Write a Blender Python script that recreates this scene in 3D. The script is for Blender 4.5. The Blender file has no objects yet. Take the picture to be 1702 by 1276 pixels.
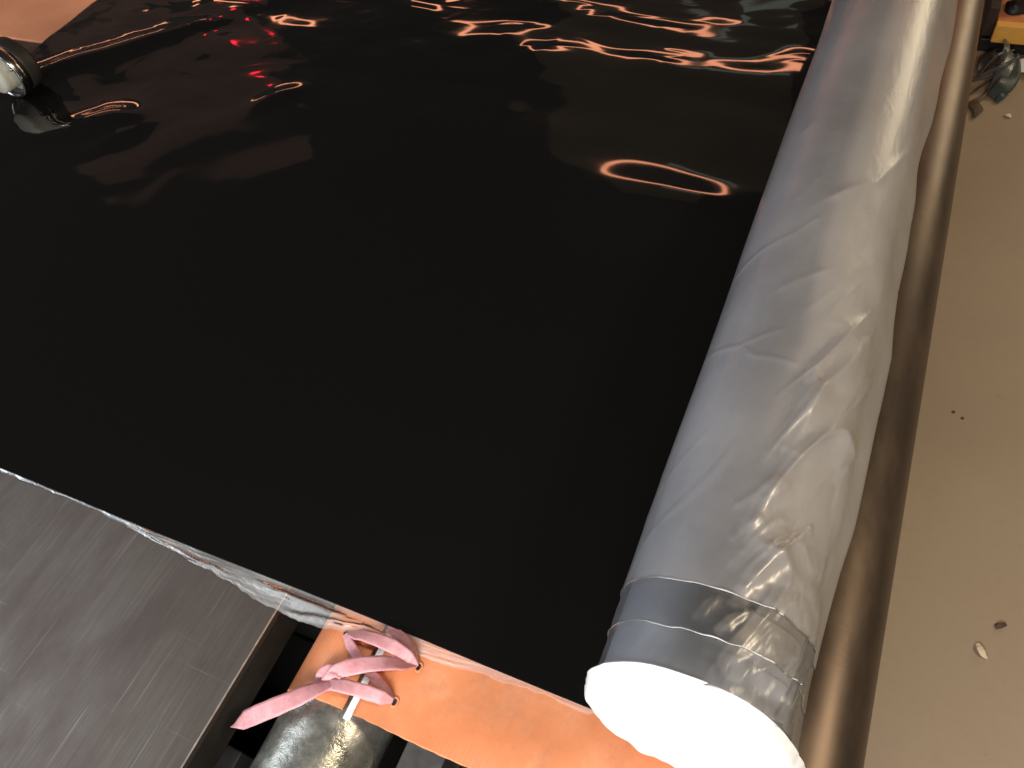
import bpy, math, random
import numpy as np
from mathutils import Vector, Matrix, noise

scene = bpy.context.scene
COL = scene.collection
rad = math.radians
random.seed(7)

# ------------------------------------------------------------------ camera
cam_data = bpy.data.cameras.new('camera')
cam = bpy.data.objects.new('camera', cam_data)
COL.objects.link(cam)
cam_data.sensor_width = 36.0
cam_data.lens = 1300.0 / 1702.0 * 36.0
cam_data.clip_start = 0.02
cam_data.clip_end = 60
AX = Vector((0.91051443, -0.2435945, 0.33410356))
AY = Vector((0.39362264, 0.7580436, -0.52002991))
AZ = Vector((-0.12658864, 0.60500547, 0.78609395))
M = Matrix((AX, AY, AZ)).to_4x4()
M.translation = Vector((0, 0, 0.8))
cam.matrix_world = M
scene.camera = cam

# ------------------------------------------------------------------ world, lamps, exposure
world = bpy.data.worlds.new('World')
scene.world = world
world.use_nodes = True
bg = world.node_tree.nodes['Background']
bg.inputs['Color'].default_value = (0.9, 0.8, 0.72, 1)
bg.inputs['Strength'].default_value = 0.05
scene.view_settings.view_transform = 'Standard'
scene.view_settings.look = 'None'
scene.view_settings.exposure = 0.0
scene.view_settings.gamma = 1.0
scene.view_settings.use_curve_mapping = False
scene.cycles.use_denoising = True
scene.cycles.max_bounces = 6
scene.cycles.transparent_max_bounces = 8


def area(name, loc, target, sx, sy, watts, colour):
    d = bpy.data.lights.new(name, 'AREA')
    d.shape = 'RECTANGLE'
    d.size, d.size_y = sx, sy
    d.energy = watts
    d.color = colour
    o = bpy.data.objects.new(name, d)
    COL.objects.link(o)
    o.location = loc
    o.rotation_euler = (Vector(target) - Vector(loc)).to_track_quat('-Z', 'Y').to_euler()
    return o


area('front_window_lamp', (-0.15, -1.30, 0.92), (-0.1, 0.25, 0.05), 1.0, 0.6, 60, (1.0, 0.98, 0.95))
area('cool_ceiling_lamp', (-2.1, -0.5, 1.35), (-0.3, 0.8, 0), 1.5, 1.1, 28, (0.78, 0.88, 1.0))
area('warm_side_lamp', (1.35, 0.62, 1.45), (0.08, 0.4, 0.05), 0.3, 0.4, 24, (1.0, 0.80, 0.56))
area('warm_far_lamp', (1.5, 3.7, 0.65), (0.1, 1.5, 0.0), 0.8, 0.8, 15, (1.0, 0.82, 0.55))
# tube lamps, then added lamps, all beyond the machine and mirrored in the sheet
for x0, x1 in ((-5.4, -3.7), (-3.2, -2.2), (-1.95, -0.15), (0.1, 0.9)):
    area('orange_tube_lamp', ((x0 + x1) / 2, 3.1, 0.72), ((x0 + x1) / 2, 0.6, 0.0), x1 - x0, 0.08, 1.8 * (x1 - x0), (1.0, 0.37, 0.20))
area('added_white_lamp', (-0.55, 3.3, 1.00), (-0.4, 1.4, 0.0), 0.45, 0.10, 0.06, (0.85, 1.0, 0.92))  # added for a pale reflection in the sheet, stands for some white thing
area('added_red_lamp', (-3.22, 3.1, 1.25), (-1.2, 1.2, 0.0), 0.05, 0.05, 0.2, (1.0, 0.01, 0.03))  # added at the mirrored spot to give red dots in the sheet
area('added_brown_glow', (-1.0, 3.8, 1.75), (-0.6, 1.2, 0.0), 1.5, 2.0, 0.65, (1.0, 0.66, 0.38))  # added dim panel, gives the sheet a brown mirrored haze
area('added_red_glow', (-4.4, 3.4, 1.8), (-1.2, 1.0, 0.0), 1.5, 1.3, 0.6, (1.0, 0.52, 0.40))  # added dim panel, gives the sheet a reddish mirrored patch


# ------------------------------------------------------------------ helpers
def tag(o, label=None, cat=None, group=None, kind=None):
    if label: o['label'] = label
    if cat: o['category'] = cat
    if group: o['group'] = group
    if kind: o['kind'] = kind
    return o


def empty(name, loc=(0, 0, 0)):
    o = bpy.data.objects.new(name, None)
    o.empty_display_size = 0.05
    COL.objects.link(o)
    o.location = loc
    return o


def mesh_obj(name, verts, faces, mat, parent=None, smooth=False):
    """verts are world coordinates; a parent Empty/object without rotation is subtracted"""
    off = Vector((0, 0, 0))
    p = parent
    while p is not None:
        off += p.location
        p = p.parent
    me = bpy.data.meshes.new(name)
    me.from_pydata([tuple(Vector(v) - off) for v in verts], [], faces)
    me.update()
    if smooth:
        me.polygons.foreach_set('use_smooth', [True] * len(me.polygons))
    o = bpy.data.objects.new(name, me)
    COL.objects.link(o)
    o.parent = parent
    if mat: me.materials.append(mat)
    return o


def bevel(o, w, seg=2):
    m = o.modifiers.new('bevel', 'BEVEL')
    m.width = w
    m.segments = seg
    m.limit_method = 'ANGLE'
    return o


def box(name, x0, x1, y0, y1, z0, z1, mat, parent=None, bw=0.0):
    v = [(x0, y0, z0), (x1, y0, z0), (x1, y1, z0), (x0, y1, z0), (x0, y0, z1), (x1, y0, z1), (x1, y1, z1), (x0, y1, z1)]
    f = [(0, 3, 2, 1), (4, 5, 6, 7), (0, 1, 5, 4), (1, 2, 6, 5), (2, 3, 7, 6), (3, 0, 4, 7)]
    o = mesh_obj(name, v, f, mat, parent)
    if bw: bevel(o, bw)
    return o


def grid(name, P, mat, parent=None, closed_u=False, smooth=True, density=None):
    """P: array (nu, nv, 3)"""
    nu, nv = P.shape[:2]
    i, j = np.meshgrid(np.arange(nu if closed_u else nu - 1), np.arange(nv - 1), indexing='ij')
    i2 = (i + 1) % nu
    F = np.stack([i * nv + j, i2 * nv + j, i2 * nv + j + 1, i * nv + j + 1], -1).reshape(-1, 4)
    off = np.zeros(3)
    p = parent
    while p is not None:
        off += np.array(p.location)
        p = p.parent
    V = (P.reshape(-1, 3) - off).astype(np.float32)
    me = bpy.data.meshes.new(name)
    me.vertices.add(len(V))
    me.vertices.foreach_set('co', V.ravel())
    me.loops.add(F.size)
    me.loops.foreach_set('vertex_index', F.ravel().astype(np.int32))
    me.polygons.add(len(F))
    me.polygons.foreach_set('loop_start', np.arange(0, F.size, 4, dtype=np.int32))
    me.update(calc_edges=True)
    me.validate()
    if density is not None:
        at = me.attributes.new('density', 'FLOAT', 'POINT')
        at.data.foreach_set('value', density.astype(np.float32).ravel())
    if smooth:
        me.polygons.foreach_set('use_smooth', [True] * len(me.polygons))
    o = bpy.data.objects.new(name, me)
    COL.objects.link(o)
    o.parent = parent
    me.materials.append(mat)
    return o


def vnoise(x, y, seed, cells=64):
    """smooth 2-D value noise on arrays, about -1..1"""
    rng = np.random.RandomState(seed)
    g = rng.uniform(-1, 1, (cells, cells))
    xi = np.floor(x).astype(int)
    yi = np.floor(y).astype(int)
    fx = x - xi
    fy = y - yi
    fx = fx ** 3 * (fx * (fx * 6 - 15) + 10)
    fy = fy ** 3 * (fy * (fy * 6 - 15) + 10)
    a = g[xi % cells, yi % cells]
    b = g[(xi + 1) % cells, yi % cells]
    c = g[xi % cells, (yi + 1) % cells]
    d = g[(xi + 1) % cells, (yi + 1) % cells]
    return (a * (1 - fx) + b * fx) * (1 - fy) + (c * (1 - fx) + d * fx) * fy


def sstep(a, b, x):
    t = np.clip((x - a) / (b - a), 0, 1)
    return t * t * (3 - 2 * t)


def catmull(pts, n=8):
    pts = [np.array(p, float) for p in pts]
    P = [2 * pts[0] - pts[1]] + pts + [2 * pts[-1] - pts[-2]]
    out = []
    for k in range(1, len(P) - 2):
        p0, p1, p2, p3 = P[k - 1:k + 3]
        for t in np.linspace(0, 1, n, endpoint=False):
            out.append(0.5 * ((2 * p1) + (-p0 + p2) * t + (2 * p0 - 5 * p1 + 4 * p2 - p3) * t * t + (-p0 + 3 * p1 - 3 * p2 + p3) * t ** 3))
    out.append(P[-2])
    return np.array(out)


def cyl_y(name, xc, zc, r, y0, y1, mat, parent=None, seg=64, ring=1, caps=True):
    v, f = [], []
    ys = [y0 + (y1 - y0) * k / ring for k in range(ring + 1)]
    for y in ys:
        for k in range(seg):
            a = 2 * math.pi * k / seg
            v.append((xc + r * math.cos(a), y, zc + r * math.sin(a)))
    for q in range(ring):
        for k in range(seg):
            a, b = q * seg + k, q * seg + (k + 1) % seg
            f.append((a, a + seg, b + seg, b))
    if caps:
        f.append(tuple(range(seg)))
        f.append(tuple(reversed(range(ring * seg, ring * seg + seg))))
    o = mesh_obj(name, v, f, mat, parent)
    me = o.data
    me.polygons.foreach_set('use_smooth', [len(p.vertices) == 4 for p in me.polygons])
    return o


# ------------------------------------------------------------------ materials
class NT:
    def __init__(self, name):
        self.m = bpy.data.materials.new(name)
        self.m.use_nodes = True
        self.t = self.m.node_tree
        self.b = self.t.nodes['Principled BSDF']
        self.out = self.t.nodes['Material Output']

    def n(self, kind, **kw):
        d = self.t.nodes.new(kind)
        for k, v in kw.items():
            if hasattr(d, k): setattr(d, k, v)
            else: d.inputs[k.replace('_', ' ')].default_value = v
        return d

    def l(self, a, b): self.t.links.new(a, b)

    def coords(self, scale=(1, 1, 1), rot=(0, 0, 0)):
        tc = self.n('ShaderNodeTexCoord')
        mp = self.n('ShaderNodeMapping')
        mp.inputs['Scale'].default_value = scale
        mp.inputs['Rotation'].default_value = rot
        self.l(tc.outputs['Object'], mp.inputs['Vector'])
        return mp.outputs['Vector']

    def noise(self, vec, scale, detail=4, rough=0.55):
        d = self.n('ShaderNodeTexNoise')
        d.inputs['Scale'].default_value = scale
        d.inputs['Detail'].default_value = detail
        d.inputs['Roughness'].default_value = rough
        if vec: self.l(vec, d.inputs['Vector'])
        return d.outputs['Fac']

    def ramp(self, fac, stops):
        d = self.n('ShaderNodeValToRGB')
        e = d.color_ramp.elements
        while len(e) < len(stops): e.new(0.5)
        for k, (p, c) in enumerate(stops):
            e[k].position = p
            e[k].color = (c, c, c, 1) if isinstance(c, (int, float)) else (*c, 1)
        self.l(fac, d.inputs['Fac'])
        return d.outputs['Color']

    def mix(self, fac, a, b, mode='MIX'):
        d = self.n('ShaderNodeMix', data_type='RGBA', blend_type=mode)
        if isinstance(fac, (int, float)): d.inputs[0].default_value = fac
        else: self.l(fac, d.inputs[0])
        for s, v in ((6, a), (7, b)):
            if isinstance(v, tuple): d.inputs[s].default_value = (*v, 1)
            else: self.l(v, d.inputs[s])
        return d.outputs[2]

    def bump(self, h, strength, dist=0.001, prev=None):
        d = self.n('ShaderNodeBump')
        d.inputs['Strength'].default_value = strength
        d.inputs['Distance'].default_value = dist
        self.l(h, d.inputs['Height'])
        if prev: self.l(prev, d.inputs['Normal'])
        return d.outputs['Normal']

    def set(self, **kw):
        for k, v in kw.items():
            s = self.b.inputs[k.replace('_', ' ')]
            if isinstance(v, (int, float)): s.default_value = v
            elif isinstance(v, tuple): s.default_value = (*v, 1) if len(v) == 3 else v
            else: self.l(v, s)
        return self


def mat_floor():
    t = NT('concrete')
    v = t.coords()
    a = t.noise(v, 1.3, 5)
    b = t.noise(v, 45, 6, 0.7)
    c = t.ramp(a, [(0.35, (0.325, 0.256, 0.175)), (0.5, (0.36, 0.285, 0.195)), (0.68, (0.35, 0.268, 0.195))])
    c = t.mix(t.ramp(b, [(0.3, 0.35), (0.5, 0.0)]), c, (0.30, 0.23, 0.16))
    sp = t.noise(v, 22, 2)
    c = t.mix(t.ramp(sp, [(0.76, 0.0), (0.80, 0.5)]), c, (0.22, 0.16, 0.11))
    t.set(Base_Color=c, Roughness=t.ramp(a, [(0.3, 0.5), (0.7, 0.68)]), Normal=t.bump(b, 0.12, 0.002))
    return t.m


def mat_plate():
    t = NT('brushed_steel')
    fine = t.noise(t.coords((520, 4, 10)), 1.0, 6, 0.8)
    scr = t.noise(t.coords((230, 7, 10), (0, 0, 0.03)), 1.0, 2, 0.5)
    scx = t.noise(t.coords((4, 190, 10), (0, 0, 0.12)), 1.0, 3, 0.6)
    blot = t.noise(t.coords((1.6, 0.8, 1)), 6.5, 6, 0.65)
    c = t.ramp(fine, [(0.25, (0.060, 0.049, 0.040)), (0.75, (0.15, 0.123, 0.102))])
    c = t.mix(t.ramp(blot, [(0.40, 0.0), (0.62, 0.8)]), c, (0.075, 0.056, 0.046))
    c = t.mix(t.ramp(scr, [(0.63, 0.0), (0.84, 0.45)]), c, (0.34, 0.30, 0.26))
    c = t.mix(t.ramp(scx, [(0.66, 0.0), (0.80, 0.35)]), c, (0.36, 0.33, 0.30))
    t.set(Base_Color=c, Metallic=0.55, Roughness=t.ramp(blot, [(0.3, 0.30), (0.7, 0.58)]), Anisotropic=0.6,
          Normal=t.bump(fine, 0.25, 0.0006))
    return t.m


def mat_plain(name, col, rough=0.5, metal=0.0, nscale=30.0, var=0.25, bump=0.1, spec=0.5):
    t = NT(name)
    v = t.coords()
    a = t.noise(v, nscale, 5)
    b = t.noise(v, nscale * 7, 4)
    dark = tuple(x * (1 - var) for x in col)
    lite = tuple(min(1, x * (1 + var)) for x in col)
    t.set(Base_Color=t.ramp(a, [(0.3, dark), (0.7, lite)]), Roughness=t.ramp(a, [(0.3, max(0.02, rough - 0.07)), (0.7, min(1, rough + 0.07))]),
          Metallic=metal, Normal=t.bump(b, bump, 0.001), Specular_IOR_Level=spec)
    return t.m


def mat_belt():
    t = NT('orange_silicone_belt')
    a = t.noise(t.coords(), 14, 6, 0.65)
    big = t.noise(t.coords(), 3.2, 2)
    w = t.n('ShaderNodeTexWave', wave_type='BANDS', bands_direction='X')
    w.inputs['Scale'].default_value = 62
    w.inputs['Distortion'].default_value = 0.6
    t.l(t.coords((1, 1, 1), (0, 0, 0.06)), w.inputs['Vector'])
    w2 = t.n('ShaderNodeTexWave', wave_type='BANDS', bands_direction='Y')
    w2.inputs['Scale'].default_value = 80
    w2.inputs['Distortion'].default_value = 0.4
    t.l(t.coords(), w2.inputs['Vector'])
    c = t.ramp(a, [(0.3, (0.60, 0.195, 0.075)), (0.52, (0.69, 0.245, 0.103)), (0.72, (0.75, 0.325, 0.165))])
    fac = t.mix(t.ramp(big, [(0.46, 0.0), (0.62, 0.42)]), (0, 0, 0), w.outputs['Color'], 'MIX')
    c = t.mix(fac, c, (0.50, 0.15, 0.055))
    grime = t.noise(t.coords(), 24, 6, 0.7)
    c = t.mix(t.ramp(grime, [(0.50, 0.0), (0.72, 0.6)]), c, (0.46, 0.19, 0.10))
    nrm = t.bump(w.outputs['Fac'], 0.05, 0.0006)
    nrm = t.bump(w2.outputs['Fac'], 0.03, 0.0005, nrm)
    t.set(Base_Color=c, Roughness=0.52, Normal=nrm)
    return t.m


def mat_galv():
    t = NT('galvanised_steel')
    v = t.coords()
    vo = t.n('ShaderNodeTexVoronoi')
    vo.inputs['Scale'].default_value = 38
    t.l(t.coords((1, 0.7, 1)), vo.inputs['Vector'])
    n1 = t.noise(v, 26, 6, 0.65)
    n2 = t.noise(v, 9, 5)
    c = t.ramp(n1, [(0.28, (0.13, 0.13, 0.115)), (0.5, (0.36, 0.36, 0.33)), (0.72, (0.66, 0.66, 0.60))])
    c = t.mix(t.ramp(n2, [(0.45, 0.0), (0.7, 0.6)]), c, (0.30, 0.29, 0.22))
    t.set(Base_Color=c, Metallic=0.75, Roughness=t.ramp(n1, [(0.3, 0.2), (0.7, 0.42)]), Normal=t.bump(n1, 0.7, 0.003, t.bump(vo.outputs['Distance'], 0.3, 0.002)))
    return t.m


def mat_sheet():
    t = NT('black_glossy_sheet')
    v = t.coords()
    a = t.noise(v, 4.0, 6, 0.7)
    t.set(Base_Color=(0.0042, 0.0040, 0.0036), Roughness=t.ramp(a, [(0.35, 0.03), (0.7, 0.11)]), Specular_IOR_Level=0.5, IOR=1.5)
    return t.m


def mat_film(name, alpha_lo, alpha_hi, col=(0.82, 0.82, 0.83), rough=0.28, bump=0.35, bscale=(60, 14, 60), transl=0.25, streak=0.0, ior=1.5, sscale=(30, 9, 30), srot=(0.2, 0.0, 0.75)):
    t = NT(name)
    v = t.coords()
    n1 = t.noise(v, 7, 4)
    n2 = t.noise(t.coords(bscale, (0.3, 0, 0.5)), 1.0, 5, 0.6)
    n3 = t.noise(v, 170, 3)
    vor = t.n('ShaderNodeTexVoronoi', feature='DISTANCE_TO_EDGE')
    vor.inputs['Scale'].default_value = 1.0
    t.l(t.coords((16, 7, 16), (0.2, 0.1, 0.6)), vor.inputs['Vector'])
    crease = t.ramp(vor.outputs['Distance'], [(0.0, 1.0), (0.035, 0.0)])
    nr = t.bump(n2, bump, 0.004)
    nr = t.bump(crease, 0.10, 0.001, nr)
    nr = t.bump(n3, 0.04, 0.001, nr)
    al = t.ramp(n1, [(0.32, alpha_lo), (0.68, alpha_hi)])
    if streak == 'density':
        # double or creased film is milkier there; some glints and brightness added too
        an = t.n('ShaderNodeAttribute', attribute_name='density')
        al = t.mix(1.0, al, an.outputs['Color'], 'ADD')
    elif streak:
        sn = t.noise(t.coords(sscale, srot), 1.0, 3, 0.6)
        line = t.ramp(sn, [(0.485, 0.0), (0.5, 1.0), (0.515, 0.0)])
        msk = t.ramp(t.noise(v, 9, 2), [(0.48, 0.0), (0.62, 1.0)])
        lm = t.mix(1.0, line, msk, 'MULTIPLY')
        lm = t.mix(1.0, lm, (streak, streak, streak), 'MULTIPLY')
        al = t.mix(1.0, al, lm, 'ADD')
    t.set(Base_Color=col, Roughness=rough, Normal=nr, Alpha=al)
    t.b.inputs['Specular IOR Level'].default_value = 0.0
    tr = t.n('ShaderNodeBsdfTranslucent')
    tr.inputs['Color'].default_value = (*[c * 0.95 for c in col], 1)
    mx = t.n('ShaderNodeMixShader')
    tp = t.n('ShaderNodeBsdfTransparent')
    m2 = t.n('ShaderNodeMixShader')
    t.l(al, m2.inputs[0])
    t.l(tp.outputs[0], m2.inputs[1])
    t.l(tr.outputs[0], m2.inputs[2])
    mx.inputs[0].default_value = transl
    t.l(t.b.outputs[0], mx.inputs[1])
    t.l(m2.outputs[0], mx.inputs[2])
    # the clear film surface mirrors like any thin plastic, whatever its haze
    gl = t.n('ShaderNodeBsdfGlossy')
    gl.inputs['Roughness'].default_value = rough
    t.l(nr, gl.inputs['Normal'])
    fr = t.n('ShaderNodeFresnel')
    fr.inputs['IOR'].default_value = ior
    m3 = t.n('ShaderNodeMixShader')
    t.l(fr.outputs[0], m3.inputs[0])
    t.l(mx.outputs[0], m3.inputs[1])
    t.l(gl.outputs[0], m3.inputs[2])
    t.l(m3.outputs[0], t.out.inputs['Surface'])
    return t.m


def mat_pipe():
    t = NT('brown_steel_pipe')
    v = t.coords()
    n1 = t.noise(t.coords((1, 0.35, 1)), 14, 6, 0.65)
    n2 = t.noise(t.coords((40, 260, 40)), 1.0, 4)
    n3 = t.noise(v, 5, 3)
    c = t.ramp(n1, [(0.3, (0.075, 0.055, 0.039)), (0.6, (0.13, 0.096, 0.068)), (0.8, (0.22, 0.166, 0.118))])
    c = t.mix(t.ramp(n3, [(0.45, 0.0), (0.7, 0.45)]), c, (0.058, 0.038, 0.034))
    sc = t.noise(t.coords((90, 16, 90), (0.4, 0.2, 0.7)), 1.0, 2)
    c = t.mix(t.ramp(sc, [(0.70, 0.0), (0.80, 0.3)]), c, (0.20, 0.17, 0.13))
    t.set(Base_Color=c, Metallic=0.7, Roughness=t.ramp(n1, [(0.3, 0.34), (0.7, 0.48)]), Normal=t.bump(n2, 0.06, 0.0006))
    return t.m


def mat_lace():
    t = NT('pink_leather_lace')
    v = t.coords()
    a = t.noise(v, 70, 5, 0.65)
    b = t.noise(v, 260, 6, 0.7)
    st = t.noise(t.coords((150, 420, 60), (0, 0, 0.5)), 1.0, 3)
    c = t.ramp(a, [(0.3, (0.46, 0.20, 0.215)), (0.5, (0.54, 0.255, 0.275)), (0.72, (0.60, 0.32, 0.335))])
    c = t.mix(t.ramp(st, [(0.5, 0.0), (0.70, 0.4)]), c, (0.36, 0.15, 0.16))
    t.set(Base_Color=c, Roughness=0.45, Normal=t.bump(b, 0.15, 0.0006), Specular_IOR_Level=0.4)
    return t.m


FLOOR, PLATE, BELT, GALV, SHEET, PIPE, LACE = mat_floor(), mat_plate(), mat_belt(), mat_galv(), mat_sheet(), mat_pipe(), mat_lace()
FARBELT = mat_plain('lit_orange_belt', (0.80, 0.33, 0.17), 0.5, 0.0, 5, 0.18, 0.05)  # lighter than the near belt, its brighter light put into the colour
BLACKSTEEL = mat_plain('machine_near_black', (0.012, 0.011, 0.010), 0.6, 0.0, 12)  # near-black, so the gap under the machine stays dark
DARKSIDE = mat_plain('dark_steel', (0.022, 0.019, 0.016), 0.5, 0.2, 18)
GREYSTEEL = mat_plain('grey_steel', (0.20, 0.20, 0.195), 0.42, 0.7, 25)
BRIGHTEDGE = mat_plain('worn_bright_steel', (0.62, 0.58, 0.54), 0.35, 0.8, 60)
WHITEPLASTIC = mat_plain('white_plastic', (0.85, 0.85, 0.83), 0.4, 0.0, 40, 0.05)
HEMFILM = mat_film('film_hem_white', 0.45, 0.95, (0.88, 0.88, 0.90), 0.3, 0.1)
EDGEFILM = mat_film('clear_edge_film', 0.09, 0.34, (0.93, 0.96, 0.98), 0.22, 0.10, (12, 60, 60), 0.10, 'density', ior=1.33)
MIDFILM = mat_film('thin_wrap_film', 0.05, 0.10, (0.82, 0.82, 0.83), 0.32, 0.35, streak='density')
INNERFILM = mat_film('clear_wrap_film', 0.09, 0.15, (0.80, 0.82, 0.84), 0.30, 0.35, streak='density')
OUTERFILM = mat_film('milky_wrap_film', 0.19, 0.29, (0.90, 0.88, 0.89), 0.30, 0.3, streak='density')
WHITEFILM = mat_film('bunched_white_film', 0.97, 1.0, (0.93, 0.93, 0.93), 0.35, 0.3, ior=1.15)
WOUND = mat_plain('wound_dark_layers', (0.29, 0.29, 0.31), 0.40, 0.0, 6, 0.15, 0.03)
CREAM = mat_plain('cream_plastic', (0.42, 0.40, 0.32), 0.5, 0.0, 20, 0.12)
CHROME = mat_plain('polished_steel', (0.36, 0.35, 0.33), 0.2, 1.0, 30, 0.1, 0.03)
YELLOW = mat_plain('orange_yellow_paint', (1.0, 0.50, 0.10), 0.45, 0.0, 20, 0.12)
DECK = mat_plain('faded_orange_paint', (0.75, 0.29, 0.12), 0.6, 0.0, 16, 0.2)
BROWNBOARD = mat_plain('shaded_brown_board', (0.045, 0.026, 0.018), 0.6, 0.0, 16)  # cart side in the dark, its shade put into the brown
SCRAP = mat_film('grey_plastic_scrap', 0.55, 0.85, (0.10, 0.105, 0.115), 0.35, 0.3, (60, 60, 60), 0.2, ior=1.3)
SCRAPG = mat_film('green_plastic_scrap', 0.7, 0.95, (0.06, 0.09, 0.082), 0.4, 0.3, (60, 60, 60), 0.2, ior=1.25)
LEAF = mat_plain('dry_brown_strip', (0.075, 0.048, 0.028), 0.6, 0.0, 60)
BLACKRUB = mat_plain('black_rubber', (0.014, 0.014, 0.015), 0.5, 0.0, 40)
PAPER = mat_plain('white_paper', (0.80, 0.80, 0.78), 0.6, 0.0, 40, 0.05)
CHIP = mat_plain('pale_chip', (0.75, 0.62, 0.47), 0.6, 0.0, 80, 0.1)

# ------------------------------------------------------------------ setting: floor
fl = box('floor', -6, 6, -3, 9, -0.9, -0.8, FLOOR)
tag(fl, kind='structure')

# ------------------------------------------------------------------ machine bed
bed = empty('added_dark_bed', (-0.9, 0.5, -0.8))
tag(bed, 'dark machine body added to keep the gap under the steel plate and belt black', 'machine frame')
box('base', -2.5, -0.02, 0.20, 2.1, -0.8, -0.16, BLACKSTEEL, bed, 0.004)  # dark boxes added under the machine to keep the gap black
box('added_front_box', -2.5, -0.20, -0.70, 0.198, -0.8, -0.30, BLACKSTEEL, bed, 0.004)
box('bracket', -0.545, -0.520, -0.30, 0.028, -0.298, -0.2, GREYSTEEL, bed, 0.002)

plate = box('steel_plate', -2.6, -0.466, -0.7, 1.098, -0.010, 0.0, PLATE, None, 0.0013)
plate.data.materials.append(BRIGHTEDGE)
plate.modifiers['bevel'].material = 1
tag(plate, 'brushed grey steel plate with scratches beside the dark gap', 'steel plate')
box('plate_side', -2.598, -0.468, -0.698, 1.096, -0.062, -0.0102, DARKSIDE, plate)  # plate side in a darker steel than the top
far_belt = box('far_belt', -2.7, -1.0, 1.101, 2.1, -0.010, 0.002, FARBELT, None, 0.002)
tag(far_belt, 'orange belt, coloured lighter as if lit, beyond the steel plate in the top left corner', 'belt')
far_bed = box('belt_support', -2.7, -1.0, 1.103, 2.1, -0.16, -0.0105, DARKSIDE)
tag(far_bed, 'dark support under the orange belt in the top left corner', 'support')

# ------------------------------------------------------------------ conveyor belt with laced seam
RX, RR, TH = -0.366, 0.060, 0.005
belt = empty('conveyor_belt', (-0.2, 0.12, -0.01))
tag(belt, 'orange rubber conveyor belt with a laced seam, running under the black sheet', 'conveyor belt')


def belt_strip(name, prof, y0, y1, parent):
    """profile of (x,z,nx,nz) on the outer side; thickness TH inwards; the near edge a little ragged"""
    prof = np.array(prof)
    n = len(prof)
    ys = [y0 + (y1 - y0) * (k / 40.0) ** 2 for k in range(41)]
    P = np.zeros((2 * n + 0, len(ys), 3))
    for j, y in enumerate(ys):
        wob = 0.0003 * np.sin(prof[:, 0] * 310) + 0.0006 * np.sin(prof[:, 0] * 37 + 1) if j == 0 else 0
        P[:n, j, 0], P[:n, j, 2], P[:n, j, 1] = prof[:, 0], prof[:, 1], y + wob
        q = prof[::-1]
        w2 = wob[::-1] if j == 0 else 0
        P[n:, j, 0], P[n:, j, 2], P[n:, j, 1] = q[:, 0] - q[:, 2] * TH, q[:, 1] - q[:, 3] * TH, y + w2
    o = grid(name, P, BELT, parent, closed_u=True, smooth=False)
    me = o.data
    # near and far end faces
    import bmesh
    bm = bmesh.new()
    bm.from_mesh(me)
    bm.verts.ensure_lookup_table()
    nv = len(ys)
    for k in range(n - 1):
        for j in (0, nv - 1):
            ids = [k * nv + j, (k + 1) * nv + j, (2 * n - 2 - k) * nv + j, (2 * n - 1 - k) * nv + j]
            try: bm.faces.new([bm.verts[i] for i in ids])
            except ValueError: pass
    bmesh.ops.recalc_face_normals(bm, faces=bm.faces)
    bm.to_mesh(me)
    bm.free()
    return o


RC = -RR - TH - 0.0005
# end that goes down round the roller
prof = []
for a in np.linspace(200, 90, 40):
    prof.append((RX + (RR + TH) * math.cos(rad(a)), RC + (RR + TH) * math.sin(rad(a)), math.cos(rad(a)), math.sin(rad(a))))
prof += [(RX + 0.004, -0.0005, 0, 1), (-0.3420, -0.0005, 0, 1)]
belt_strip('belt_end', prof, 0.0945, 1.2, belt)
prof = [(x, -0.0005, 0, 1) for x in np.linspace(-0.3290, 0.015, 60)]
belt_strip('belt_surface', prof, 0.0945, 1.2, belt)
box('seam_pin', -0.3378, -0.3298, 0.088, 1.1, -0.0054, -0.0026, WHITEPLASTIC, belt, 0.001)

roller = empty('belt_roller', (RX, 0.0, RC - RR))
tag(roller, 'mottled galvanised steel roller under the laced belt end', 'roller')
cyl_y('roller_drum', RX, RC, RR, -0.35, 1.25, GALV, roller, 96, 40)
bar = box('support_bar', -0.290, -0.244, -0.3, 0.6, -0.15, -0.08, GREYSTEEL, None, 0.0015)
tag(bar, 'grey steel bar under the belt edge right of the galvanised roller', 'steel bar')
bar2 = box('support_beam', -0.236, 0.010, -0.3, 1.2, -0.155, -0.12, BLACKSTEEL, None, 0.002)
tag(bar2, 'black beam under the orange belt at the bottom edge', 'beam')

# holes of the lacing
HOLES = {'A': (-0.379, 0.165), 'B': (-0.287, 0.161), 'C': (-0.294, 0.121), 'D': (-0.374, 0.106), 'E': (-0.345, 0.200)}


def top_z(x):
    return 0.0 if x > RX else RC + math.sqrt(max(1e-6, (RR + TH) ** 2 - (x - RX) ** 2))


for k in 'ABCD':
    hx, hy = HOLES[k]
    n = 20
    v, f = [], []
    for q, (rr, dz) in enumerate(((0.0046, 0.0002), (0.0038, 0.0008), (0.0031, 0.0006), (0.0028, 0.0003))):
        for i in range(n):
            a = 2 * math.pi * i / n
            x = hx + rr * math.cos(a) * (1 + 0.1 * math.sin(3 * a + hx * 90))
            v.append((x, hy + rr * math.sin(a) * 1.25, top_z(x) + dz))
    for q in range(3):
        for i in range(n):
            f.append((q * n + i, q * n + (i + 1) % n, (q + 1) * n + (i + 1) % n, (q + 1) * n + i))
    f.append(tuple(3 * n + i for i in range(n)))
    o = mesh_obj('hole', v, f, BELT, belt, True)
    o.data.materials.append(BLACKRUB)
    for p in o.data.polygons:
        if len(p.vertices) > 4: p.material_index = 1


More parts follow.
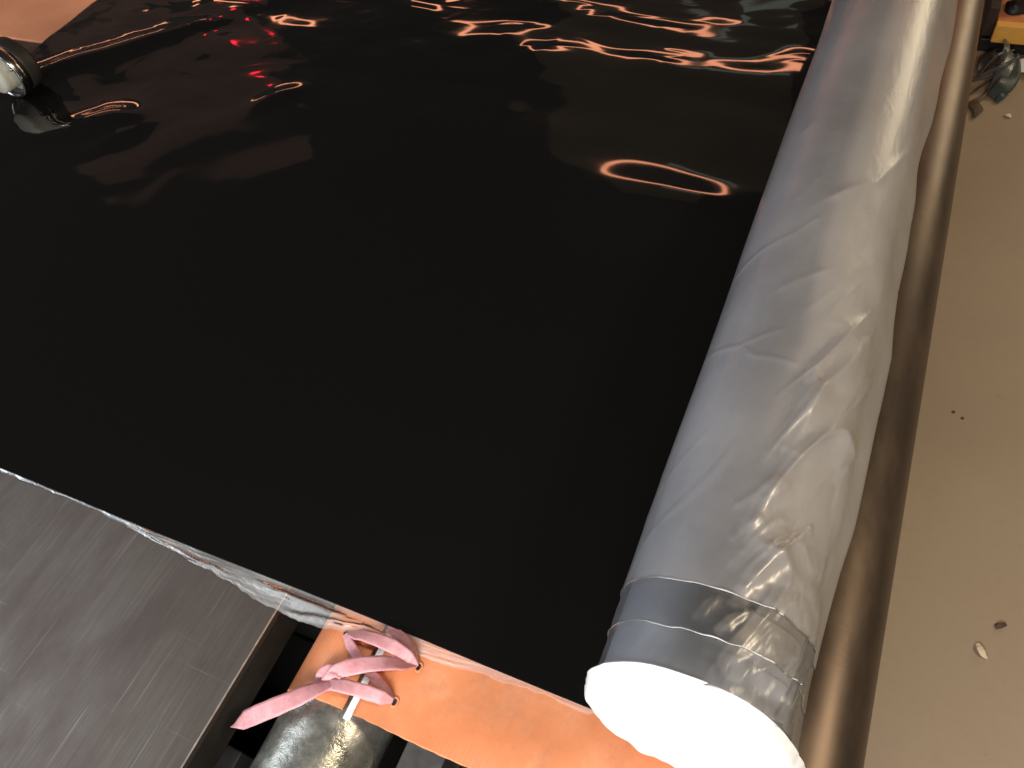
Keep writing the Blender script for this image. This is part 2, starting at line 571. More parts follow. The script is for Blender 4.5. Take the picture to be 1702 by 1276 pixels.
def ribbon(name, pts, widths, mat, parent, thick=0.0007, twist=None, curl=0.0, n=6, fold=0.12):
    """a flat lace along a path: pts, width per point, twist in degrees per point"""
    path = catmull(pts, n)
    m = len(path)
    k = np.linspace(0, len(pts) - 1, m)
    if isinstance(widths, tuple) and len(widths) == 4:
        sl = np.concatenate([[0], np.cumsum(np.linalg.norm(np.diff(path, axis=0), axis=1))])
        wm, e0, e1, tl = widths
        W = wm * np.minimum(1, np.minimum(e0 + (1 - e0) * sl / tl, e1 + (1 - e1) * (sl[-1] - sl) / tl))
        W = W * (1 + 0.02 * np.sin(sl * 260 + wm * 900))
    else:
        W = np.interp(k, range(len(pts)), widths)
    T = np.interp(k, range(len(pts)), twist if twist else [0] * len(pts))
    nc = 7
    P = np.zeros((2 * nc, m, 3))
    for j in range(m):
        tg = path[min(j + 1, m - 1)] - path[max(j - 1, 0)]
        tg = Vector(tg).normalized()
        side = tg.cross(Vector((0, 0, 1))).normalized()
        up = side.cross(tg).normalized()
        rot = Matrix.Rotation(rad(T[j]), 3, tg)
        side, up = rot @ side, rot @ up
        for i in range(nc):
            u = i / (nc - 1) * 2 - 1
            c = fold * W[j] * 0.22 * (1 - abs(u - 0.34)) + 0.0003 * math.sin(j * 1.7)
            b = Vector(path[j]) + side * (u * W[j] / 2 * (1 + 0.012 * math.sin(j * 0.9))) + up * c
            P[i, j] = b + up * thick / 2
            P[2 * nc - 1 - i, j] = b - up * thick / 2
    return grid(name, P, mat, parent, closed_u=True, smooth=False)


lace = empty('belt_lace', (-0.334, 0.13, 0.0))
tag(lace, 'pink leather lace criss-crossing the belt seam with one loose tail', 'lace')
ribbon('strap', [(-0.374, 0.164, 0.004), (-0.350, 0.168, 0.009), (-0.320, 0.168, 0.010), (-0.300, 0.164, 0.008), (-0.288, 0.161, 0.001)], (0.0145, 0.35, 0.25, 0.012), LACE, lace, twist=[-28, -16, 14, 30, 20], curl=0.05)
ribbon('strap', [(-0.338, 0.1855, 0.0010), (-0.320, 0.1825, 0.0022), (-0.302, 0.174, 0.006), (-0.289, 0.1625, 0.002)], (0.010, 0.8, 0.4, 0.014), LACE, lace, twist=[0, 0, -14, -10], curl=0.06)
ribbon('strap', [(-0.378, 0.163, 0.001), (-0.362, 0.152, 0.0035), (-0.340, 0.141, 0.0035), (-0.316, 0.131, 0.004), (-0.296, 0.122, 0.001)], (0.0105, 0.5, 0.4, 0.012), LACE, lace, twist=[15, 10, 0, -10, -15], curl=0.04)
ribbon('strap', [(-0.371, 0.109, 0.002), (-0.358, 0.126, 0.011), (-0.335, 0.141, 0.013), (-0.310, 0.152, 0.012), (-0.289, 0.1605, 0.002)], (0.0170, 0.7, 0.22, 0.016), LACE, lace, twist=[30, 24, 4, -22, -30], curl=0.05)
ribbon('strap', [(-0.372, 0.106, 0.003), (-0.356, 0.112, 0.010), (-0.332, 0.116, 0.011), (-0.310, 0.118, 0.009), (-0.2955, 0.121, 0.001)], (0.0142, 0.85, 0.3, 0.011), LACE, lace, twist=[-16, -14, 10, 28, 20], curl=0.05)
ribbon('loop', [(-0.380, 0.108, -0.002), (-0.379, 0.116, 0.004), (-0.372, 0.122, 0.009), (-0.363, 0.124, 0.010), (-0.354, 0.122, 0.008)], [0.006, 0.010, 0.012, 0.012, 0.008], LACE, lace, twist=[10, 18, 8, -6, -8], curl=0.08)
ribbon('tail', [(-0.360, 0.112, 0.008), (-0.376, 0.098, 0.009), (-0.395, 0.080, 0.007), (-0.418, 0.062, 0.000), (-0.438, 0.048, -0.010), (-0.453, 0.038, -0.021)], (0.0190, 0.6, 0.03, 0.022), LACE, lace, twist=[34, 14, -6, -16, -4, 24], curl=0.05)

# ------------------------------------------------------------------ black glossy sheet (real undulating surface)
xs = np.concatenate([np.linspace(-1.80, -0.10, 430), np.linspace(-0.095, 0.02, 12)])
ys = np.concatenate([[0.187, 0.1872, 0.1875], np.linspace(0.189, 0.60, 60), np.linspace(0.6035, 1.75, 400)])
GX, GY = np.meshgrid(xs, ys, indexing='ij')


def bumpf(cx, cy, sx, sy, ang, h):
    c, s = math.cos(rad(ang)), math.sin(rad(ang))
    dx, dy = GX - cx, GY - cy
    u, v = (dx * c + dy * s) / sx, (-dx * s + dy * c) / sy
    return h * np.exp(-(u * u + v * v) / 2)


wx = GX + 0.02 * vnoise(GX * 9 + 5, GY * 9 + 2, 3)
wy = GY + 0.02 * vnoise(GX * 9 + 15, GY * 9 + 12, 4)
mask = np.maximum(sstep(0.86, 1.35, GY + 0.10 * vnoise(GX * 3 + 3, GY * 3, 11)), 0.9 * sstep(-1.0, -1.45, GX) * sstep(0.62, 0.95, GY))
Z = mask * (0.0046 * vnoise(wx * 5 + 30, wy * 9 + 30, 21) + 0.0019 * vnoise(wx * 9 + wy * 6 + 30, wy * 19 + 30, 22) + 0.0005 * (1 - np.abs(vnoise(wx * 17 - wy * 9 + 60, wy * 38 + 30, 24))))
Z += sstep(0.50, 0.85, GY) * (0.0020 * vnoise(wx * 6 + 70, wy * 7 + 70, 26) + 0.0007 * vnoise(wx * 14 - wy * 5 + 70, wy * 17 + 70, 27))
Z += (0.25 + 0.75 * mask) * 0.0014 * vnoise(GX * 3.0 + 9, GY * 3.5 + 9, 23)
# the single blister near the wrapped roll and the other folds seen further back
Z += bumpf(-0.285, 0.900, 0.090, 0.052, -3, 0.0235) + bumpf(-0.19, 0.905, 0.05, 0.030, 8, 0.0050)
Z += bumpf(-0.70, 1.30, 0.07, 0.030, 25, 0.008) + bumpf(-0.62, 1.26, 0.04, 0.022, -25, 0.005)
Z += bumpf(-1.60, 1.06, 0.13, 0.026, 38, 0.011) + bumpf(-1.46, 1.20, 0.09, 0.024, 40, 0.008)
Z += bumpf(-1.40, 0.87, 0.06, 0.030, 25, 0.015) + bumpf(-1.33, 0.83, 0.05, 0.020, 40, 0.007)
Z += bumpf(-1.05, 1.02, 0.035, 0.018, 38, 0.008) + bumpf(-0.86, 0.83, 0.10, 0.05, 20, 0.006)
Z += bumpf(-0.20, 1.25, 0.10, 0.034, -3, 0.008) + bumpf(-0.50, 1.40, 0.16, 0.026, -14, 0.007) + bumpf(-0.14, 1.30, 0.03, 0.07, 0, 0.006)
Z *= sstep(0.187, 0.40, GY)
Z += 0.0022 + 0.0075 * sstep(0.62, 1.05, GY)
# ragged slanted left end; near edge almost straight
left = -1.742 - 0.06 * (GY - 1.15) + 0.004 * vnoise(GY * 9 + 4, GY * 0 + 3, 31)
SX = np.where(GX < -1.0, -1.0 + (GX + 1.0) * ((left + 1.0) / (-1.80 + 1.0)), GX)
SY = GY + 0.0008 * np.sin(GX * 12.0) * sstep(0.22, 0.187, GY)
P = np.stack([SX, SY, Z], -1)
sheet = grid('black_sheet', P, SHEET)
tag(sheet, 'wide glossy black sheet with wrinkles, covering the plate and belt', 'sheet')
so = sheet.modifiers.new('thickness', 'SOLIDIFY')
so.thickness = 0.0006
so.offset = -1
sheet.data.materials.append(BLACKRUB)
so.material_offset_rim = 1

# clear film showing along the near edge of the sheet
OUT = [(-1.02, 0.1855), (-0.938, 0.1845), (-0.85, 0.185), (-0.76, 0.1855), (-0.70, 0.180), (-0.619, 0.1735), (-0.549, 0.168), (-0.524, 0.165), (-0.495, 0.160), (-0.464, 0.157), (-0.435, 0.157), (-0.404, 0.159),
       (-0.362, 0.170), (-0.328, 0.169), (-0.273, 0.172), (-0.249, 0.1735), (-0.226, 0.177), (-0.205, 0.178), (-0.176, 0.182), (-0.161, 0.182), (-0.135, 0.181), (-0.105, 0.181)]
ox, oy = zip(*OUT)
fx = np.linspace(-1.02, -0.105, 620)
oyv = np.interp(fx, ox, oy) + 0.0012 * vnoise(fx * 60 + 100, fx * 0 + 1, 41) + 0.0006 * vnoise(fx * 190 + 300, fx * 0 + 1, 42)
nvv = 44
tv = np.linspace(0, 1, nvv)
FP = np.zeros((len(fx), nvv, 3))
w = 0.196 - oyv
wide = np.clip((w - 0.009) / 0.024, 0.06, 1)
c1 = 0.50 + 0.14 * vnoise(fx * 9 + 50, fx * 0 + 3, 46)
c2 = 0.80 + 0.10 * vnoise(fx * 13 + 50, fx * 0 + 5, 47)
h1 = 0.0040 * np.clip(0.55 + 0.8 * vnoise(fx * 7 + 20, fx * 0 + 1, 48), 0.05, 1.2)
h2 = 0.0050 * np.clip(0.5 + 0.9 * vnoise(fx * 10 + 20, fx * 0 + 1, 49), 0.05, 1.2)
FD = np.zeros(FP.shape[:2])  # whiter fold crests: doubled film, plus glints put into the haze
for j, t_ in enumerate(tv):
    yy = 0.196 - w * t_
    FP[:, j, 0] = fx + 0.003 * vnoise(fx * 40 + 200, fx * 0 + t_ * 3, 43) * t_
    FP[:, j, 1] = yy
    out = sstep(0.30, 0.5, np.full_like(fx, t_))
    crum = h1 * np.exp(-((t_ - c1) / 0.11) ** 2) + h2 * np.exp(-((t_ - c2) / 0.08) ** 2)
    crum += out * (0.0016 * np.abs(vnoise(fx * 24 + 400 + t_ * 4, fx * 8 + t_ * 7, 44)) + 0.0005 * np.abs(vnoise(fx * 70 + 400 - t_ * 6, fx * 20 + t_ * 12, 45)))
    FD[:, j] = np.clip(wide * 1.6, 0.15, 1) * out * (0.75 * np.clip(h2 / 0.005, 0, 1) * np.exp(-((t_ - c2) / 0.06) ** 2) + 0.6 * np.clip(h1 / 0.006, 0, 1) * np.exp(-((t_ - c1) / 0.05) ** 2)
        + 0.35 * np.clip(vnoise(fx * 30 + 70, t_ * 14 + fx * 30, 50), 0, 1) ** 2) + 0.4 * np.exp(-((1 - t_) / 0.04) ** 2)
    FP[:, j, 2] = 0.0010 + wide * crum * sstep(0.22, 0.36, np.full_like(fx, t_))
edge = grid('edge_film', FP, EDGEFILM, density=FD)
tag(edge, 'crinkled clear plastic film sticking out along the near edge of the black sheet', 'plastic film')

# ------------------------------------------------------------------ wrapped roll
CXR, CR = -0.018, 0.084
ZB = 0.0055
roll = empty('wrapped_roll', (CXR, 0.2, ZB))
tag(roll, 'long roll wrapped in loose milky plastic film lying on the black sheet', 'roll')
cyl_y('wound_roll', CXR, ZB + CR - 0.0008, CR - 0.0045, 0.197, 1.95, WOUND, roll, 128, 30)

TIPY = [0.10, 0.19, 0.253, 0.354, 0.441, 0.556, 0.644, 0.748, 0.824, 0.918, 0.994, 1.107, 1.285, 1.452, 2.0]
TIPX = [0.075, 0.075, 0.073, 0.079, 0.080, 0.081, 0.084, 0.0765, 0.078, 0.078, 0.077, 0.079, 0.085, 0.083, 0.083]
# ridge lines of the film: (angle round the roll in degrees, y), height, width
RIDGES = [([(101.3, 0.76), (59.8, 0.831), (36.1, 0.921), (5.4, 1.028)], 0.0022, 0.006),
          ([(171.5, 0.664), (109.3, 0.711), (91.1, 0.746)], 0.0014, 0.004),
          ([(114.3, 0.613), (72.6, 0.67)], 0.0014, 0.005), ([(118.7, 0.764), (98.9, 0.826)], 0.0011, 0.005),
          ([(139.7, 0.911), (112.6, 0.942)], 0.0010, 0.005), ([(171.5, 0.549), (123.8, 0.541), (90.2, 0.57)], 0.0012, 0.003),
          ([(121.8, 0.54), (112.2, 0.526), (73.7, 0.522)], 0.0012, 0.003),
          ([(74, 0.415), (70.4, 0.443), (65.9, 0.493), (53.5, 0.538), (31.0, 0.618)], 0.0042, 0.008),
          ([(80.0, 0.365), (70.0, 0.411), (51.1, 0.472), (34.2, 0.527), (20, 0.57)], 0.0046, 0.009),
          ([(84, 0.33), (78.9, 0.359), (67.5, 0.395)], 0.0032, 0.006),
          ([(62, 0.335), (49.8, 0.375), (33.1, 0.417), (5.3, 0.487)], -0.0042, 0.007),
          ([(96.4, 0.347), (84.7, 0.37), (75.4, 0.394)], 0.0020, 0.004),
          ([(92.4, 0.315), (87.1, 0.332), (77.5, 0.35)], 0.0022, 0.004),
          ([(76.4, 0.284), (68.9, 0.316), (55.7, 0.343), (44, 0.37)], 0.0042, 0.006),
          ([(80.2, 0.274), (73.7, 0.296), (58.5, 0.336)], 0.0032, 0.005),
          ([(85.6, 0.237), (75.5, 0.26), (66.7, 0.268)], 0.0034, 0.004),
          ([(99.0, 0.238), (88.1, 0.27)], 0.0024, 0.004),
          ([(64.2, 0.213), (49.6, 0.244), (33.9, 0.251)], 0.0045, 0.006),
          ([(40.5, 0.206), (35.9, 0.234)], 0.0040, 0.006),
          ([(70, 0.20), (66, 0.225)], 0.0026, 0.004)]


def film_layer(name, off, y0, y1, mat, ridge_gain, crumple, seed, ragged=0.004, y_split=0.95, loose=1.0, arc=(-118, 262), edge_curve=None, dens=1.0, hem=False, rd=1.0):
    na = 400
    yv = np.concatenate([np.arange(y0, y_split, 0.0026), np.arange(y_split, y1, 0.008)])
    # outline parameter: angle from below, past the left, over the top to the drape on the right
    A = np.linspace(arc[1], arc[0], na)
    AA, YY = np.meshgrid(A, yv, indexing='ij')
    r = np.full_like(AA, CR) + off
    tipx = np.interp(YY, TIPY, TIPX) + 0.0035 * loose * vnoise(YY * 9 + 10, YY * 0 + 2, seed + 7)
    tx, tz = tipx - CXR + off, 0.070 - CR
    tl = np.sqrt(tx * tx + tz * tz)
    ta = np.degrees(np.arctan2(tz, tx))
    # the drape: support function of the tip point blended with the circle
    support = tl * np.cos(np.radians(AA - ta))
    bulge = np.clip(support - r, 0, None)
    R = np.where(support > r, r + bulge * 0.0, r)
    x = CXR + R * np.cos(np.radians(AA))
    z = ZB + CR + R * np.sin(np.radians(AA))
    phi = np.degrees(np.arccos(np.clip(r / tl, -1, 1)))
    a_hi, a_lo = ta + phi, ta - phi
    # between the two tangents run straight to the tip and back
    up = (AA <= a_hi) & (AA > ta)
    dn = (AA <= ta) & (AA >= a_lo)
    s = (a_hi - AA) / np.maximum(a_hi - ta, 1e-4)
    px_, pz_ = CXR + r * np.cos(np.radians(a_hi)), ZB + CR + r * np.sin(np.radians(a_hi))
    qx, qz = CXR + tx, ZB + CR + tz
    sag = 0.004 * np.sin(np.pi * np.clip(s, 0, 1))
    x = np.where(up, px_ + (qx - px_) * s - 0.6 * sag * 0.3, x)
    z = np.where(up, pz_ + (qz - pz_) * s + sag * 0.4, z)
    s2 = (ta - AA) / np.maximum(ta - a_lo, 1e-4)
    px2, pz2 = CXR + r * np.cos(np.radians(a_lo)), ZB + CR + r * np.sin(np.radians(a_lo))
    x = np.where(dn, qx + (px2 - qx) * s2, x)
    z = np.where(dn, qz + (pz2 - qz) * s2, z)
    # rounded tip
    H = np.zeros_like(AA)
    D = np.zeros_like(AA)
    arc_s = np.radians(AA) * CR
    for pts, h, wd in RIDGES:
        pa = np.array([p[0] for p in pts], float)
        py = np.array([p[1] for p in pts], float)
        best = np.full_like(AA, 9.0)
        for k in range(len(pts) - 1):
            ax, ay = math.radians(pa[k]) * CR, py[k]
            bx, by = math.radians(pa[k + 1]) * CR, py[k + 1]
            L2 = (bx - ax) ** 2 + (by - ay) ** 2
            t_ = np.clip(((arc_s - ax) * (bx - ax) + (YY - ay) * (by - ay)) / L2, 0, 1)
            taper = 0.0
            if k == 0: taper = taper + sstep(0.3, 0, t_) * 0.006
            if k == len(pts) - 2: taper = taper + sstep(0.7, 1, t_) * 0.006
            best = np.minimum(best, np.hypot(arc_s - ax - t_ * (bx - ax), YY - ay - t_ * (by - ay)) + taper)
        wob = np.maximum(best + 0.0006 * vnoise(YY * 40 + 10, arc_s * 40 + 10, seed + 15), 0)
        H += ridge_gain * h * (0.6 if h < 0.0024 else 0.9) * np.exp(-(wob / (wd * 1.0)) ** 1.5)
        D += rd * dens * (0.55 if h > 0 else 0.05) * np.exp(-(np.maximum(wob, 0) / 0.0021) ** 2) * sstep(-0.7, 0.3, vnoise(YY * 22 + 10, arc_s * 22 + 30, seed + 16))
    right = sstep(105, 60, AA)
    warp = vnoise(YY * 11 + 20, arc_s * 11 + 20, seed + 3)
    H += right * sstep(0, 25, AA) * loose * (0.0040 * vnoise(YY * 7 + arc_s * 14 + warp * 0.8 + 40, arc_s * 22 - YY * 8 + 40, seed) * sstep(0.95, 0.5, YY))
    H += loose * 0.0012 * vnoise(YY * 5 + 60, arc_s * 12 + 60, seed + 1)
    cz = crumple * sstep(0.42, 0.24, YY) * sstep(115, 55, AA) * sstep(0, 25, AA)
    H += cz * (0.0036 * np.abs(vnoise(YY * 34 + arc_s * 15 + warp, arc_s * 38 + 50, seed + 4)) + 0.0018 * np.abs(vnoise(YY * 90 + 10, arc_s * 95 + 50, seed + 5)))
    if edge_curve:
        ec = np.interp(YY, edge_curve[0], edge_curve[1]) + 9 * vnoise(YY * 6 + arc_s * 9 + 3, arc_s * 14 - YY * 5 + 30, seed + 20)
        D += rd * 0.24 * sstep(ec + 10, ec - 12, AA)
        D += rd * 0.30 * sstep(0.50, 1.15, YY)  # whiter towards the far end, brightness put into the film haze
        # deep slanting folds of the loose film on the right shoulder
        fu = arc_s * 0.91 + YY * 0.40 + 0.006 * warp
        fv = arc_s * 0.40 - YY * 0.91
        n1 = vnoise(fu * 34 + 40, fv * 6 + 40, seed + 30)
        n2 = vnoise(fu * 70 + 40, fv * 9 + 40, seed + 31)
        fm = sstep(92, 66, AA) * sstep(8, 30, AA) * sstep(0.74, 0.46, YY)
        H += fm * (0.0062 * (1 - np.abs(n1)) ** 3 + 0.0024 * (1 - np.abs(n2)) ** 3)
        D += rd * 0.22 * fm * (1 - np.abs(n1)) ** 6
        # faint bundles of thin parallel creases running slantwise
        q = arc_s * 0.82 + YY * 0.57
        q2 = arc_s * 0.57 - YY * 0.82
        bundle = np.clip(1 - 4.0 * np.abs(vnoise(q * 60 + 40 + 2.5 * warp, q2 * 5 + 40, seed + 22)), 0, 1) ** 1.5
        bm_ = sstep(-0.15, 0.35, vnoise(YY * 6 + 15, arc_s * 9 + 15, seed + 23)) * sstep(1.15, 0.80, YY)
        D += rd * 0.34 * bundle * bm_
        H += 0.0004 * bundle * bm_
    low = sstep(-25, -60, AA) + sstep(205, 235, AA)
    H *= (1 - np.clip(low, 0, 1))
    H = np.maximum(H, -0.0022)
    x += H * np.cos(np.radians(AA)) * 0.9
    z += H * (np.sin(np.radians(AA)) * 0.9 + 0.1)
    z = np.maximum(z, 0.0052 + off * 0.3)
    y = YY + ragged * (vnoise(arc_s * 25 + 30, arc_s * 0 + 1, seed + 9) + 0.4 * vnoise(arc_s * 80 + 30, arc_s * 0 + 1, seed + 10)) * sstep(y0 + 0.03, y0, YY)
    D += 0.7 * sstep(y0 + 0.0034, y0 + 0.0012, YY)
    o = grid(name, np.stack([x, y, z], -1), mat, roll, density=D)
    if hem:
        # the cut edge of the film, slightly rolled up into a thin whitish hem
        k0, k1 = np.searchsorted(-A, [-215, 5])
        line = np.stack([x[:, 0], y[:, 0], z[:, 0]], -1)[k0:k1]
        nrm = np.stack([np.cos(np.radians(AA[k0:k1, 0])), np.zeros(k1 - k0), np.sin(np.radians(AA[k0:k1, 0]))], -1)
        T = np.zeros((6, k1 - k0, 3))
        rr = 0.00055 * (1 + 0.5 * vnoise(np.arange(k1 - k0) * 0.09, np.arange(k1 - k0) * 0.0 + 2, seed + 40))
        for q in range(6):
            a = 2 * math.pi * q / 6
            T[q] = line + nrm * (0.0003 + rr * math.cos(a))[:, None] + np.array([0, 1, 0]) * (rr * math.sin(a))[:, None]
        grid('film_hem', T, HEMFILM, o, closed_u=True)
    return o


EC = ([0.2, 0.30, 0.42, 0.52, 0.62, 0.75, 0.95, 1.2, 1.5, 2.0], [66, 72, 66, 48, 28, 14, 10, 20, 40, 45])
film_layer('inner_film', 0.0002, 0.1930, 1.95, INNERFILM, 1.0, 0.6, 81, 0.0008, edge_curve=EC, rd=0.35)
film_layer('middle_film', 0.0011, 0.232, 1.95, MIDFILM, 1.0, 0.6, 81, 0.0025, hem=True, edge_curve=EC, rd=0.35)
film_layer('outer_film', 0.0020, 0.272, 1.95, OUTERFILM, 1.0, 0.6, 81, 0.0012, hem=True, edge_curve=EC)

# bunched white film that fills the near end of the roll
na, nr = 160, 40
ang = np.radians(np.linspace(0, 360, na, endpoint=False))
EP = np.zeros((na, nr, 3))
for j in range(nr):
    t_ = j / (nr - 1)
    rr = 1 - t_
    cx, cz = CXR, ZB + CR
    ux, uz = np.cos(ang), np.sin(ang)
    base = np.full(na, CR + 0.003)
    d = np.degrees(ang)
    d = np.where(d > 180, d - 360, d)
    base += 0.013 * np.exp(-((d + 8) / 22.0) ** 2)
    base += 0.004 * np.exp(-((d - 178) / 30.0) ** 2) + 0.004 * np.exp(-((d + 178) / 30.0) ** 2)
    jag = (0.0016 * vnoise(ang * 4 + 10, ang * 0 + 2, 91) + 0.0014 * vnoise(ang * 11 + 10, ang * 0 + 4, 92)) * np.where(np.sin(ang) < 0.3, 1.0, 0.25)
    base = base + jag
    x = cx + ux * base * rr
    z = cz + uz * base * rr
    z = np.maximum(z, 0.0005 + 0.003 * rr * 0)
    dome = 0.012 * math.sqrt(max(0.0, 1 - rr ** 4))
    cr_ = 0.0016 * vnoise(x * 60 + 30, z * 60 + 30, 93) + 0.0006 * vnoise(x * 150 + 30, z * 150 + 30, 94)
    tilt = 0.190 - 0.020 * np.clip(1 - z / 0.17, 0, 1)
    y = tilt - dome + cr_ * math.sin(math.pi * min(1, t_ * 6 + 0.02) / 2) + 0.006 * sstep(0.05, 0.0, np.array([t_]))[0]
    EP[:, j, 0], EP[:, j, 1], EP[:, j, 2] = x, y, z
grid('end_film', EP, WHITEFILM, roll, closed_u=True)

# ------------------------------------------------------------------ pipe on the right
pipe = empty('guide_pipe', (0.082, 0.5, -0.13))
tag(pipe, 'worn brown steel pipe running alongside the wrapped roll', 'pipe')
cyl_y('tube', 0.082, -0.066, 0.065, -0.2, 2.6, PIPE, pipe, 96, 50)
for yb in (2.45,):
    box('stand', 0.05, 0.114, yb, yb + 0.05, -0.8, -0.125, BLACKSTEEL, pipe, 0.002)
box('stand', 0.05, 0.114, -0.15, -0.10, -0.8, -0.125, BLACKSTEEL, pipe, 0.002)

# ------------------------------------------------------------------ flanged shaft on the far left of the sheet
sh = empty('flanged_shaft', (-1.63, 0.95, 0.006))
tag(sh, 'cream cylinder with a polished steel ring at the left edge of the black sheet', 'cylinder')
Rr, zc0, xc0 = 0.054, 0.062, -1.630
n = 72


def lathe_y(name, prof, mat, parent):
    P = np.zeros((n, len(prof), 3))
    for i in range(n):
        a = 2 * math.pi * i / n
        for j, (r_, y_) in enumerate(prof):
            P[i, j] = (xc0 + r_ * math.cos(a), y_ - 0.022, zc0 + r_ * math.sin(a))
    return grid(name, P[:, ::-1], mat, parent, closed_u=True)


lathe_y('ring', [(0.046, 0.935), (0.047, 0.921), (0.049, 0.916), (0.0525, 0.915), (0.0545, 0.918), (0.055, 0.928), (0.0535, 0.938), (0.046, 0.936)], CHROME, sh)
lathe_y('collar', [(0.040, 0.942), (0.0515, 0.9385), (0.053, 0.943), (0.053, 0.965), (0.051, 0.970), (0.030, 0.971)], DARKSIDE, sh)
lathe_y('body', [(0.0005, 0.895), (0.028, 0.895), (0.0315, 0.898), (0.0325, 0.905), (0.0325, 0.930), (0.036, 0.934), (0.046, 0.937)], CREAM, sh)
for a in (20, 75):
    bx_, bz_ = xc0 + 0.050 * math.cos(rad(a)), zc0 + 0.050 * math.sin(rad(a))
    v, f = [], []
    for j, (r_, y_) in enumerate(((0.0035, 0.916), (0.0035, 0.9125), (0.0025, 0.911))):
        for i in range(12):
            q = 2 * math.pi * i / 12
            v.append((bx_ + r_ * math.cos(q), y_ - 0.022, bz_ + r_ * math.sin(q)))
    for j in range(2):
        for i in range(12):
            f.append((j * 12 + i, j * 12 + (i + 1) % 12, (j + 1) * 12 + (i + 1) % 12, (j + 1) * 12 + i))
    f.append(tuple(range(24, 36)))
    mesh_obj('screw', v, f, CHROME, sh, True)

# ------------------------------------------------------------------ orange cart and litter at the top right
cart = empty('low_cart', (0.7, 3.0, -0.8))
tag(cart, 'low orange cart with a yellow front edge on the floor, top right', 'cart')
box('side_board', 0.268, 0.300, 2.86, 3.70, -0.752, -0.655, BROWNBOARD, cart, 0.003)
box('front_edge', 0.300, 1.10, 2.820, 2.850, -0.750, -0.690, YELLOW, cart, 0.004)
box('deck', 0.302, 1.10, 2.852, 3.70, -0.740, -0.692, DECK, cart, 0.003)
box('skid', 0.27, 1.08, 2.850, 2.95, -0.7995, -0.755, BLACKRUB, cart, 0.004)
box('skid', 0.27, 1.08, 3.45, 3.55, -0.7995, -0.755, BLACKRUB, cart, 0.004)
cl = empty('clamp', (0.352, 2.93, -0.692))
tag(cl, 'black metal clamp standing on the orange cart deck', 'clamp')
v, f = [], []
rs = [(0.038, 0.0), (0.040, 0.010), (0.026, 0.018), (0.022, 0.034), (0.034, 0.044), (0.030, 0.058), (0.006, 0.062)]
for j, (r_, h_) in enumerate(rs):
    for i in range(24):
        q = 2 * math.pi * i / 24
        k = 1 + 0.12 * math.cos(3 * q)
        v.append((0.352 + r_ * k * math.cos(q), 2.93 + r_ * k * math.sin(q), -0.6915 + h_))
for j in range(len(rs) - 1):
    for i in range(24):
        f.append((j * 24 + i, j * 24 + (i + 1) % 24, (j + 1) * 24 + (i + 1) % 24, (j + 1) * 24 + i))
f.append(tuple(range((len(rs) - 1) * 24, len(rs) * 24)))
mesh_obj('knob', v, f, BLACKRUB, cl, True)
box('handle', 0.346, 0.358, 2.93, 3.04, -0.645, -0.632, GREYSTEEL, cl, 0.003)


def scrap(name, pts, widths, mat, label, cat, group=None, tw=None, seed=1, thick=0.002):
    rnd = random.Random(seed)
    tw = tw or [rnd.uniform(-40, 40) for _ in pts]
    o = ribbon(name, pts, widths, mat, None, thick, tw, 0.2)
    tag(o, label, cat, group)
    return o


F = -0.8
scrap('plastic_strip', [(0.262, 2.610, F + 0.03), (0.31, 2.66, F + 0.035), (0.36, 2.72, F + 0.05), (0.40, 2.79, F + 0.03)], [0.012, 0.03, 0.035, 0.02], SCRAP, 'grey translucent plastic strip nearest the pipe in the litter by the cart', 'plastic scrap', 'plastic litter', seed=3)
scrap('plastic_strip', [(0.264, 2.555, F + 0.012), (0.30, 2.61, F + 0.02), (0.345, 2.68, F + 0.025), (0.37, 2.75, F + 0.03)], [0.006, 0.009, 0.012, 0.010], LEAF, 'thin brown strip between the pipe and the grey plastic litter', 'strip', None, seed=4)
scrap('plastic_strip', [(0.335, 2.60, F + 0.012), (0.352, 2.66, F + 0.04), (0.362, 2.73, F + 0.055), (0.350, 2.81, F + 0.05)], [0.03, 0.05, 0.045, 0.03], SCRAP, 'crumpled grey plastic sheet piece lying below the yellow cart edge', 'plastic scrap', 'plastic litter', seed=5)
scrap('plastic_strip', [(0.335, 2.575, F + 0.01), (0.362, 2.61, F + 0.03), (0.378, 2.68, F + 0.035), (0.372, 2.76, F + 0.05)], [0.035, 0.055, 0.05, 0.03], SCRAPG, 'dark green plastic scrap left of the white paper', 'plastic scrap', 'plastic litter', seed=6)
scrap('dry_leaf', [(0.295, 2.455, F + 0.010), (0.300, 2.50, F + 0.010), (0.285, 2.525, F + 0.012), (0.305, 2.56, F + 0.010), (0.335, 2.62, F + 0.014), (0.345, 2.68, F + 0.02)], [0.004, 0.035, 0.030, 0.012, 0.010, 0.008], LEAF, 'dark curled leaf-like scrap with a stem on the floor beside the pipe', 'scrap', None, tw=[0, 10, -15, 25, 10, 0])
LB = ['thin grey plastic thread arching over the litter by the pipe', 'pale grey plastic shred leaning under the yellow cart edge', 'dark plastic shred beside the cart skid', 'small dark green shred at the tip of the green scrap', 'narrow glossy grey shred across the middle of the litter']
PT = [[(0.275, 2.63, F + .02), (0.32, 2.70, F + .075), (0.37, 2.77, F + .06)], [(0.33, 2.66, F + .03), (0.345, 2.74, F + .075), (0.338, 2.81, F + .07)], [(0.29, 2.70, F + .015), (0.30, 2.76, F + .04), (0.32, 2.82, F + .03)],
      [(0.350, 2.555, F + .006), (0.362, 2.575, F + .016), (0.378, 2.60, F + .010)], [(0.285, 2.62, F + .05), (0.335, 2.655, F + .065), (0.385, 2.72, F + .07)]]
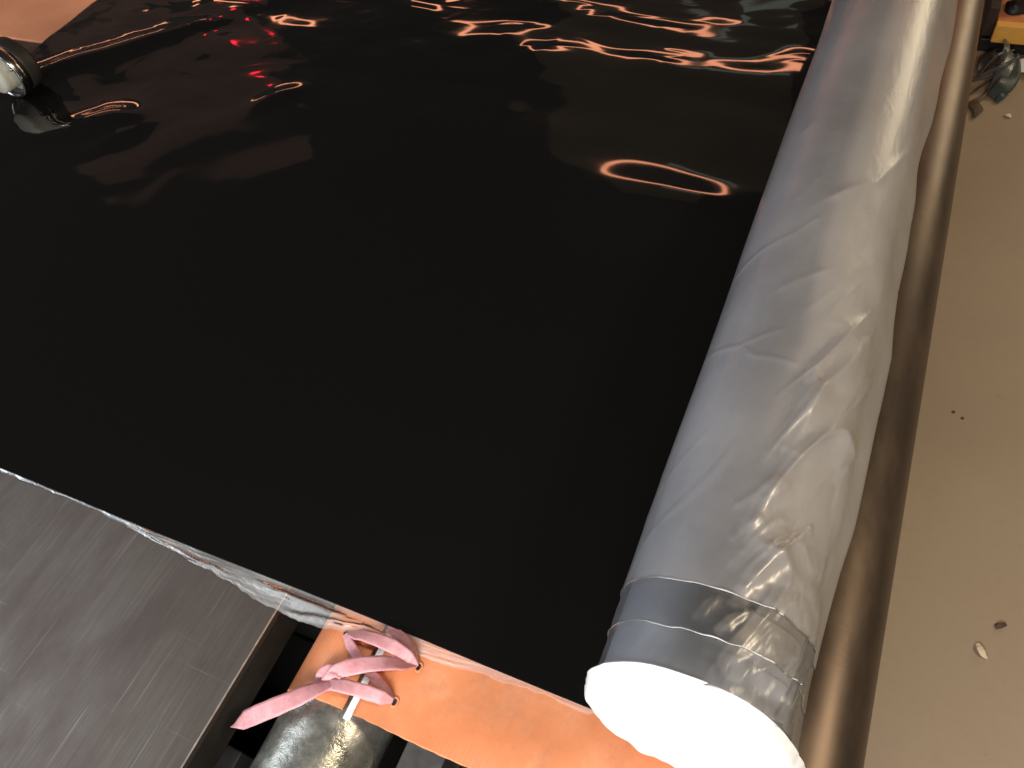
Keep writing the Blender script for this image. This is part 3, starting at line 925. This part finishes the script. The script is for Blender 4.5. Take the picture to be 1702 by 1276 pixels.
for k in range(5):
    scrap('plastic_shred', PT[k], [(.004, .006, .003), (.012, .02, .01), (.03, .04, .03), (.012, .02, .012), (.006, .010, .005)][k], [SCRAP, SCRAP, BLACKRUB, SCRAPG, SCRAP][k], LB[k], 'plastic scrap', 'plastic litter', seed=20 + k)
pp = mesh_obj('paper_piece', [(0.385, 2.72, F + 0.018), (0.47, 2.715, F + 0.022), (0.475, 2.765, F + 0.036), (0.378, 2.775, F + 0.032), (0.385, 2.72, F + 0.016), (0.47, 2.715, F + 0.020), (0.475, 2.765, F + 0.034), (0.378, 2.775, F + 0.030)],
              [(0, 1, 2, 3), (7, 6, 5, 4), (0, 4, 5, 1), (1, 5, 6, 2), (2, 6, 7, 3), (3, 7, 4, 0)], PAPER)
tag(pp, 'folded white paper piece on the floor below the cart', 'paper')
scrap('floor_chip', [(0.379, 2.498, F + 0.004), (0.387, 2.492, F + 0.007), (0.396, 2.486, F + 0.004)], [0.008, 0.015, 0.006], CHIP, 'small pale chip on the floor below the white paper', 'chip', None, tw=[0, 10, 0])
scrap('floor_chip', [(0.433, 0.756, F + 0.004), (0.438, 0.746, F + 0.008), (0.444, 0.737, F + 0.007), (0.452, 0.733, F + 0.003)], [0.006, 0.014, 0.011, 0.004], CHIP, 'pale curled chip on the floor near the bottom right', 'chip', None, tw=[10, -15, 10, 0])
scrap('floor_chip', [(0.462, 0.801, F + 0.003), (0.470, 0.807, F + 0.006), (0.479, 0.814, F + 0.003)], [0.008, 0.011, 0.007], LEAF, 'dark brown chip on the floor above the pale curled chip', 'chip', None, tw=[0, 8, 0])
for k, (x_, y_, s_) in enumerate([(0.343, 1.301, .004), (0.363, 1.289, .0035)]):
    v, f = [], []
    for i in range(10):
        a = 2 * math.pi * i / 10
        v.append((x_ + s_ * math.cos(a) * (1 + 0.2 * math.sin(2 * a + k)), y_ + s_ * math.sin(a), F + 0.0008))
        v.append((x_ + 0.6 * s_ * math.cos(a), y_ + 0.6 * s_ * math.sin(a), F + 0.003))
    for i in range(10):
        i2 = (i + 1) % 10
        f.append((2 * i, 2 * i2, 2 * i2 + 1, 2 * i + 1))
    f.append(tuple(2 * i + 1 for i in range(10)))
    f.append(tuple(2 * i for i in reversed(range(10))))
    o = mesh_obj('grit_speck', v, f, LEAF, None, True)
    tag(o, ['larger dark grit speck on the tan floor right of the pipe', 'smaller dark grit speck on the tan floor right of the pipe'][k], 'grit')
